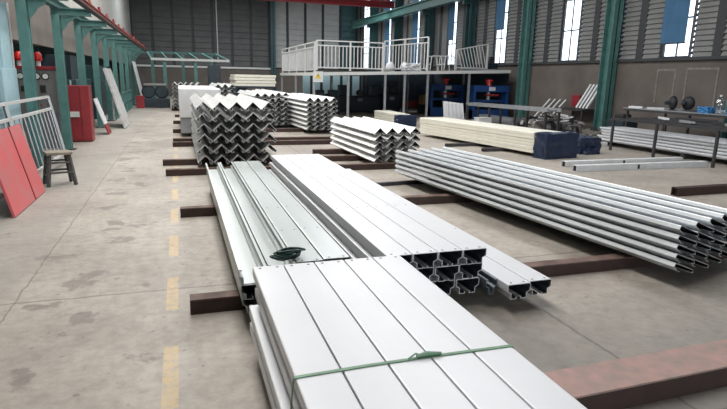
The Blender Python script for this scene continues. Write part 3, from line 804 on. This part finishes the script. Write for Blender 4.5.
# two dark domed fan heads on the bench
for k, (x0, y0) in enumerate(((13.9, 12.95), (14.1, 12.6))):
    t = empty('fan_head', (x0, y0, 1.08), 2.6+.5*k, 'dark round fan head on the bench, %s of two' % ('left' if k == 0 else 'right'), 'fan', 'dark fan heads on the bench')
    MB().lathe((0, 0, .22), [(.001, -.10), (.12, -.09), (.19, -.05), (.205, 0), (.19, .05), (.10, .10), (.001, .11)], 22, 0, 'x').build('cage', M_black, t, smooth=True)
    MB().lathe((.09, 0, .22), [(.06, 0), (.06, .12), (.04, .14)], 12, 0, 'x').build('motor', M_dark, t)
    b = MB(); b.box(-.1, .1, -.1, .1, 0, .02); b.tube([(0, 0, .02), (0, 0, .12)], .025); b.build('foot', M_dsteel, t)
t = empty('water_bottle', (13.75, 11.3, 1.08), 0, 'clear rounded water bottle standing on the bench', 'bottle')
MB().lathe((0, 0, 0), [(.10, 0), (.12, .03), (.12, .14), (.112, .16), (.12, .18), (.12, .30), (.10, .36), (.05, .42), (.03, .45)], 18).build('body', M_bottle, t, smooth=True)
MB().lathe((0, 0, .45), [(.034, 0), (.034, .05), (.001, .05)], 12).build('cap', M_rail, t)
for k, (x0, y0, lab) in enumerate(((13.7, 11.62, 'bright blue cloth heap left of the water bottle'), (13.8, 10.85, 'bright blue cloth heap right of the water bottle'))):
    t = empty('blue_cloth', (x0, y0, 1.082), .3*k, lab, 'cloth', 'blue cloths on the bench')
    crumple('cloth', -.16, .16, -.16, .16, 0, .16, M_tarp, t, 30+k, .02)
t = empty('plastic_sack', (13.72, 10.2, 1.082), .3, 'grey crumpled sack near the right edge on the bench', 'sack')
crumple('sack', -.2, .2, -.35, .35, 0, .18, M_sack, t, 41, .03)

# ------------------------------------------------------------------ far right: scrap, leaning strips and tubes, fire box
t = empty('fire_box', (15.88, 19.6, .85), 0, 'small red fire box on the right wall', 'box')
MB().box(-.1, .1, -.28, .28, 0, .48).build('body', M_redD, t, .01)
MB().box(-.12, -.1, -.25, .25, .03, .45).build('door', M_redD, t, .005)
t = empty('dark_rack', (15.45, 18.6, 0), 0, 'dark low rack against the wall left of the teal column', 'rack')
MB().box(-.35, .5, -.3, 1.3, .72, .80).build('deck', M_dsteel, t)
for lx in (-.33, .4):
    for ly in (-.28, 1.2): MB().box(lx, lx+.08, ly, ly+.08, 0, .72).build('leg', M_dsteel, t)
for k in range(4):
    t = empty('leaning_channel', (15.42, 18.95-.2*k, .822), 0, 'white channel leaning on the wall by the teal column, %s of four' % nth(k, 4), 'channel', 'white channels by the teal column')
    b = MB(); b.bar((0, .12, .0), (.48, -.04, .95), .09, .05, up=(1, 0, 0)); b.build('channel', M_pipew, t)
for k in range(4):
    t = empty('leaning_strip', (15.1, 21.6-.36*k, 0), 0, 'thin white strip leaning by the end of the roller table, %s of four' % nth(k, 4), 'strip', 'thin white strips leaning on the wall')
    MB().bar((0, .2, .0), (.75, -.2, 1.1), .06, .03, up=(1, 0, 0)).build('strip', M_pipew, t)
random.seed(5)
hp = empty('scrap_heap', (13.3, 17.6, 0), 0, 'heap of dark and grey scrap metal before the right wall', 'scrap', None, 'stuff')
s = MB()
for i in range(90):
    px, py = max(-.28, random.gauss(.3, .75)), random.gauss(0, 1.25)
    h_ = max(.04, .72*math.exp(-(px*px*.9+py*py*.28)))*random.uniform(.6, 1.05)
    L_ = random.uniform(.12, .5); a = random.uniform(0, PI); d = Vector((math.cos(a), math.sin(a), random.uniform(-.25, .25)))
    p = Vector((px, py, h_)); wd = random.uniform(.03, .12)
    e = d*L_/2
    zmin = min((p-e).z, (p+e).z)-wd*.6
    if zmin < 0: p.z -= zmin
    s.bar(p-e, p+e, wd, wd*random.uniform(.3, .8), random.choice((0, 0, 1, 1, 2)))
for i in range(14):
    px, py = max(-.1, random.gauss(.2, .55)), random.gauss(0, 1.0); r_ = random.uniform(.15, .3)
    s.lathe((px, py, 0), [(r_, 0), (r_*.9, .16), (r_*.5, .36), (.02, .46)], 9, random.choice((0, 1)))
s.build('scrap', [M_dsteel, M_sack, M_pipew], hp)['kind'] = 'stuff'
t = empty('dark_crate', (14.6, 15.6, 0), .1, 'dark crate on the floor at the foot of the teal column', 'crate')
MB().box(-.35, .35, -.35, .35, 0, .6).build('body', M_dark, t, .02)
MB().box(-.2, .2, -.2, .2, .6, .8).build('drum', M_black, t, .05)

# ------------------------------------------------------------------ roller table behind the cream bundle
t = empty('roller_table', (12.25, 16.6, 0), 0, 'long silver roller table behind the cream bundle', 'table')
for xx in (0, .55): MB().bar((xx, 0, .86), (xx, 5.9, .80), .05, .13).build('side_beam', M_steel, t)
for k in range(14): MB().tube([(.03, .25+.41*k, .84), (.52, .25+.41*k, .84)], .04).build('roller', M_steel, t)
for y in (.1, 2.0, 3.9, 5.8):
    for xx in (0, .55): MB().bar((xx, y, 0), (xx, y, .79), .07).build('leg', M_dsteel, t)
t = empty('white_block', (11.85, 20.3, 0), .05, 'white block on the floor before the roller table', 'block')
MB().box(-.3, .3, -.2, .2, 0, .32).build('body', M_boardw, t, .01)
MB().box(-.31, .31, -.21, .21, .32, .35).build('lid', M_boardw, t, .005)
t = empty('low_pile', (13.5, 21.9, 0), .0, 'low pile of pale steel lengths on the floor behind the roller table', 'pile')
for k in range(6): MB().box(-.1+.2*(k % 3), .06+.2*(k % 3), -1.6+.1*k, 1.3+.1*k, .14*(k//3), .13+.14*(k//3)).build('length', M_steel, t)
# pale corrugated sheets on edge
for k in range(5):
    t = empty('corrugated_sheet', (9.95+.2*k, 20.0+.05*k, 0), .0, 'pale blue corrugated sheet leaning by the roller table, %s of five' % nth(k, 5), 'sheet', 'pale corrugated sheets')
    b = MB(); n = 6; prof = [(-.10+.2*i/n, (.02 if i % 2 else -.02)) for i in range(n+1)]
    z0, z1 = .30, 1.0-.02*k; vs = []
    for z, lean in ((z0, -.12), (z1, .08)): vs += [(p[0]+.03*(z-z0), p[1]+lean, z) for p in prof]+[(p[0]+.03*(z-z0), p[1]+lean+.008, z) for p in prof]
    q = n+1; fs = []
    for i in range(n): fs += [(i, i+1, 2*q+i+1, 2*q+i), (q+i+1, q+i, 3*q+i, 3*q+i+1), (i+1, i, q+i, q+i+1), (2*q+i, 2*q+i+1, 3*q+i+1, 3*q+i)]
    fs += [(0, 2*q, 3*q, q), (n, q+n, 3*q+n, 2*q+n)]
    b.add(vs, fs); b.build('sheet', M_blueL2 if 'M_blueL2' in globals() else M_boardw, t)
t = empty('low_trestle', (9.75, 19.75, 0), 0, 'dark low trestle carrying the pale corrugated sheets', 'trestle')
MB().box(0, 1.25, 0, .5, .22, .295).build('deck', M_dsteel, t)
for lx in (.05, 1.15): MB().box(lx, lx+.07, .05, .45, 0, .22).build('leg', M_dsteel, t)
# low bundles between the zigzag stacks and the machines
t = empty('cream_bundle', (8.15, 20.9, 0), -.05, 'low pale cream bundle on the floor behind the cream panels', 'bundle')
for k in range(3): MB().box(0, .7, 0, 2.8, .09+.12*k, .20+.12*k).build('panel', M_cream, t, .01)
MB().box(0, .7, .3, .4, 0, .09).build('block', M_dsteel, t); MB().box(0, .7, 2.4, 2.5, 0, .09).build('block', M_dsteel, t)
t = empty('plastic_wrap', (8.1, 20.35, 0), -.05, 'navy wrap at the near end of the low pale bundle', 'wrap')
crumple('wrap', 0, .8, 0, .45, 0, .42, M_wrap, t, 12, .02)
for k in range(4):
    t = empty('dark_length', (5.6+.35*k, 21.2-.3*k, .0), -.5, 'dark steel length on the floor right of the far zigzag stacks, %s of four' % nth(k, 4), 'steel beam', 'dark lengths behind the zigzag stacks')
    MB().strip([(0, .12), (0, .0), (.2, .0), (.2, .12)], -.01, 0, 2.6).build('length', M_dsteel, t)

# ------------------------------------------------------------------ mezzanine
def dz(x): return 2.02+(x-5.6)*.034       # the deck rises slightly to the right
t = empty('mezzanine_deck', (5.6, 24, 0), 0, 'steel mezzanine deck on thin posts before the right wall', 'platform')
def sheet(x0, x1, y0, y1, dn, up):
    vs = [(x, y, dz(x+5.6)+o) for x in (x0, x1) for y in (y0, y1) for o in (dn, up)]
    return MB().add(vs, [(0, 1, 3, 2), (4, 6, 7, 5), (0, 4, 5, 1), (2, 3, 7, 6), (0, 2, 6, 4), (1, 5, 7, 3)])
sheet(0, 9.75, 0, 8.2, -.08, 0).build('floor_sheet', M_dsteel, t)
sheet(-.03, 9.75, -.05, 0, -.13, .01).build('edge_beam', M_rail, t)
sheet(-.08, -.03, -.05, 8.2, -.13, .01).build('edge_beam', M_rail, t)
for (px, py) in ((.0, .0), (1.55, .0), (0, 4), (0, 8), (3.3, .0), (4.25, 0), (5.4, 0), (7.55, 0), (6.5, 5), (9.4, 4), (2.4, 6)):
    MB().box(px-.045, px+.045, py+.01, py+.1, 0, dz(px+5.6)-.08).build('post', M_steel, t)
def railing(p, q, z, h, label, n=None, post=.07, mt=None, cat='railing'):
    p, q = Vector((p[0], p[1], z)), Vector((q[0], q[1], z)); d = q-p; L_ = d.length; u = d/L_
    t = empty('railing', p, math.atan2(d.y, d.x), label, cat, 'white railings on the mezzanine')
    mt = mt or M_rail
    for zz, nm in ((h, 'top_rail'), (h*.84, 'second_rail'), (.12, 'bottom_rail')):
        MB().bar((0, 0, zz), (L_, 0, zz), .05, .05).build(nm, mt, t)
    np_ = max(2, int(round(L_/1.8))+1)
    for i in range(np_): MB().box(L_*i/(np_-1)-post/2, L_*i/(np_-1)+post/2, -post/2, post/2, 0, h).build('post', mt, t)
    k = 0; nb = n or int(L_/.16)
    for i in range(1, nb):
        MB().box(L_*i/nb-.018, L_*i/nb+.018, -.018, .018, .12, h*.84).build('bar', mt, t)
railing((5.64, 24.05), (5.64, 32), dz(5.65), 1.28, 'white railing along the left edge of the mezzanine', 30)
railing((5.72, 24.05), (8.75, 24.05), dz(8.75), 1.24, 'white railing along the left front edge of the mezzanine')
railing((10.98, 24.1), (10.28, 28.0), dz(11.0), 1.52, 'white railing running back across the middle of the mezzanine', 14)
# slanted bar railing lying near the deck's right end
t = empty('railing', (12.75, 24.7, dz(14.6)), .06, 'pale railing with slanted bars near the right of the mezzanine', 'railing')
MB().bar((0, 0, .92), (1.75, 0, 1.25), .05).build('top_rail', M_rail, t); MB().bar((0, 0, .1), (1.75, 0, .1), .05).build('bottom_rail', M_rail, t)
for xx, hh in ((0, .92), (1.75, 1.25)): MB().box(xx-.03, xx+.03, -.03, .03, 0, hh).build('post', M_rail, t)
for k in range(9):
    a = .12+.17*k; MB().bar((a+.22, 0, .1), (max(0.02, a-.08), 0, .92+.33*a/1.75), .03).build('bar', M_rail, t)
# tubular frame chairs/trestles on the deck
for k, (x0, lab) in enumerate(((11.3, 'white tubular frame on the mezzanine, left one'), (12.02, 'white tubular frame on the mezzanine, right one'))):
    t = empty('tube_frame', (x0, 24.5, dz(x0+.65)), .1*k, lab, 'frame', 'white tube frames on the mezzanine')
    for y in (0, .5):
        MB().tube([(0, y, .02), (.06, y, .62), (.12, y, .68), (.5, y, .68), (.56, y, .62), (.62, y, .02)], .025).build('hoop', M_rail, t)
    for xx, z in ((.03, .3), (.59, .3), (.3, .68)): MB().tube([(xx, 0, z), (xx, .5, z)], .02).build('crossbar', M_rail, t)
t = empty('plastic_sheet', (10.0, 24.35, dz(10.9)+.02), .1, 'crumpled white plastic sheet on the mezzanine edge', 'sheet')
crumple('sheet', 0, .8, 0, .5, 0, .32, M_boardw, t, 51, .05)
t = empty('white_helmet', (9.4, 24.8, dz(9.7)+.01), .1, 'white domed cover on the mezzanine behind the edge', 'cover')
MB().lathe((0, 0, 0), [(.22, 0), (.22, .18), (.17, .34), (.08, .42), (.001, .44)], 16).build('dome', M_boardw, t, smooth=True)
t = empty('dark_engine', (14.95, 25.2, dz(15.25)), .1, 'dark small engine on the mezzanine beside the teal column', 'engine')
MB().box(-.3, .3, -.2, .2, 0, .35).build('body', M_dark, t, .03)
MB().lathe((0, -.1, .5), [(.16, 0), (.18, .05), (.18, .2), (.12, .25)], 14, 0, 'y').build('drum', M_dsteel, t)
t = empty('pale_lengths', (12.9, 24.2, dz(14.8)), .05, 'flat pale lengths lying on the mezzanine edge', 'pile')
for k in range(3): MB().box(0, 1.9, .12*k, .12*k+.1, 0, .05).build('length', M_steel, t)
# warning sign hung on the edge
t = empty('warning_sign', (5.75, 23.92, 1.62), 0, 'white warning sign with yellow triangle hung at the mezzanine corner', 'sign')
MB().box(-.22, .22, -.01, .0, 0, .45).build('plate', M_boardw, t)
MB().add([(-.15, -.015, .15), (.15, -.015, .15), (0, -.015, .4), (-.15, -.01, .15), (.15, -.01, .15), (0, -.01, .4)], [(0, 1, 2), (5, 4, 3), (0, 3, 4, 1), (1, 4, 5, 2), (2, 5, 3, 0)]).build('triangle', M_yellow, t)
MB().box(-.015, .015, -.019, -.0151, .23, .32).build('mark', M_black, t)
MB().box(-.015, .015, -.02, .0, .45, .5).build('hook', M_dsteel, t)

# ------------------------------------------------------------------ machines under the mezzanine
for k, (x0, y0, w_, lab) in enumerate(((13.15, 26.2, 1.9, 'blue press frame with red valve under the mezzanine, left one'), (14.45, 24.1, 1.95, 'blue press frame with red valve beside the teal column, right one'))):
    t = empty('blue_press', (x0, y0, 0), 0, lab, 'machine', 'blue presses under the mezzanine')
    a = w_/2
    for sx in (-1, 1): MB().box(sx*a-.14 if sx > 0 else -a, a if sx > 0 else -a+.14, 0, .6, 0, 1.3).build('upright', M_blue, t, .01)
    MB().box(-a, a, -.03, .63, 1.3, 1.6).build('head_beam', M_blue, t, .01)
    MB().box(-a, a, -.05, .65, .0, .45).build('bed', M_blue, t, .01)
    MB().box(-a+.18, a-.18, .12, .48, .80, .92).build('ram', M_blue, t, .01)
    MB().tube([(0, .3, .9), (0, .3, 1.32)], .09).build('cylinder', M_steel, t)
    MB().lathe((0, .3, 1.6), [(.12, 0), (.12, .18), (.2, .2), (.2, .26), (.1, .32)], 14).build('valve', M_lamp, t)
    MB().tube([(-.35, -.05, 1.15), (.35, -.05, 1.15)], .05).build('pipe', M_redD, t)
    MB().box(-.17, .17, -.045, -.03, 1.36, 1.54).build('plate', M_boardw, t)
for k, (x0, y0, w_, h_, lab) in enumerate(((9.5, 30.0, 2.4, 1.45, 'large dark navy machine deep under the left mezzanine'), (7.2, 28.2, 1.3, 1.2, 'dark machine with round head under the left mezzanine'), (11.2, 29.5, 1.0, 1.7, 'tall dark machine under the mezzanine middle'))):
    t = empty('dark_machine', (x0, y0, 0), 0, lab, 'machine', 'dark machines under the mezzanine')
    MB().box(-w_/2, w_/2, -.4, .4, 0, h_*.6).build('base', M_dark, t, .03)
    MB().box(-w_/2+.1, -w_/2+.5, -.3, .3, h_*.6, h_).build('head', M_dark, t, .03)
    MB().box(w_/2-.5, w_/2-.1, -.3, .3, h_*.6, h_).build('head', M_dark, t, .03)
    MB().lathe((0, -.42, h_*.72), [(.13, 0), (.16, .05), (.16, .3), (.1, .3)], 14, 0, 'y').build('wheel', M_dsteel, t)
    MB().box(-.14, .14, -.42, -.4, h_*.40, h_*.40+.18).build('plate', M_greyL, t)
t = empty('shade_sheet', (15.47, 24.35, 0), 0, 'added dark sheet standing in for shade under the right side of the mezzanine', 'sheet')
MB().box(0, .03, 0, 8.5, .05, 2.2).build('sheet', M_dark, t)  # added dark panel in place of the shade under the deck
for k in range(4): MB().box(.03, .09, .1+2.7*k, .18+2.7*k, 0, 2.2).build('upright', M_dsteel, t)
t = empty('red_bench', (12.9, 29.4, 0), 0, 'low red steel bench under the mezzanine', 'bench')
MB().box(-1.05, .75, -.3, .3, .3, .62).build('body', M_redD, t, .01)
for lx in (-.95, .6): MB().box(lx, lx+.1, -.25, .25, 0, .3).build('leg', M_dsteel, t)
t = empty('carton', (13.0, 28.6, .0), .1, 'brown carton on a dark crate under the mezzanine', 'carton')
MB().box(-.28, .28, -.25, .25, .5, 1.0).build('body', M_carton, t, .01); MB().box(-.27, .0, -.25, .25, 1.0, 1.012).build('flap', M_carton, t)
t = empty('dark_crate', (13.0, 28.6, 0), .1, 'dark crate beneath the brown carton', 'crate')
MB().box(-.33, .33, -.3, .3, 0, .495).build('body', M_dark, t, .01)
# pale blue translucent screens along the back of the mezzanine's under-space
for k in range(6):
    x0 = 7.05+.62*k
    t = empty('screen_panel', (x0, 33.2, 0), 0, 'pale blue screen panel behind the left mezzanine posts, %s of six' % nth(k, 6), 'screen', 'pale blue screen panels under the mezzanine')
    MB().box(0, .44, 0, .03, .35, 1.95).build('sheet', M_blueL, t); MB().box(.44, .58, -.01, .05, 0, 2.0).build('upright', M_dark, t); MB().box(0, .44, 0, .04, 0, .35).build('kick_board', M_dark, t)
t = empty('partition', (10.8, 33.2, 0), 0, 'dark partition behind the machines under the mezzanine', 'partition')
MB().box(0, 5.0, 0, .06, 0, 2.2).build('sheet', M_dark, t)
for k in range(5): MB().box(.2+1.1*k, .28+1.1*k, -.04, 0, 0, 2.2).build('stud', M_dsteel, t)
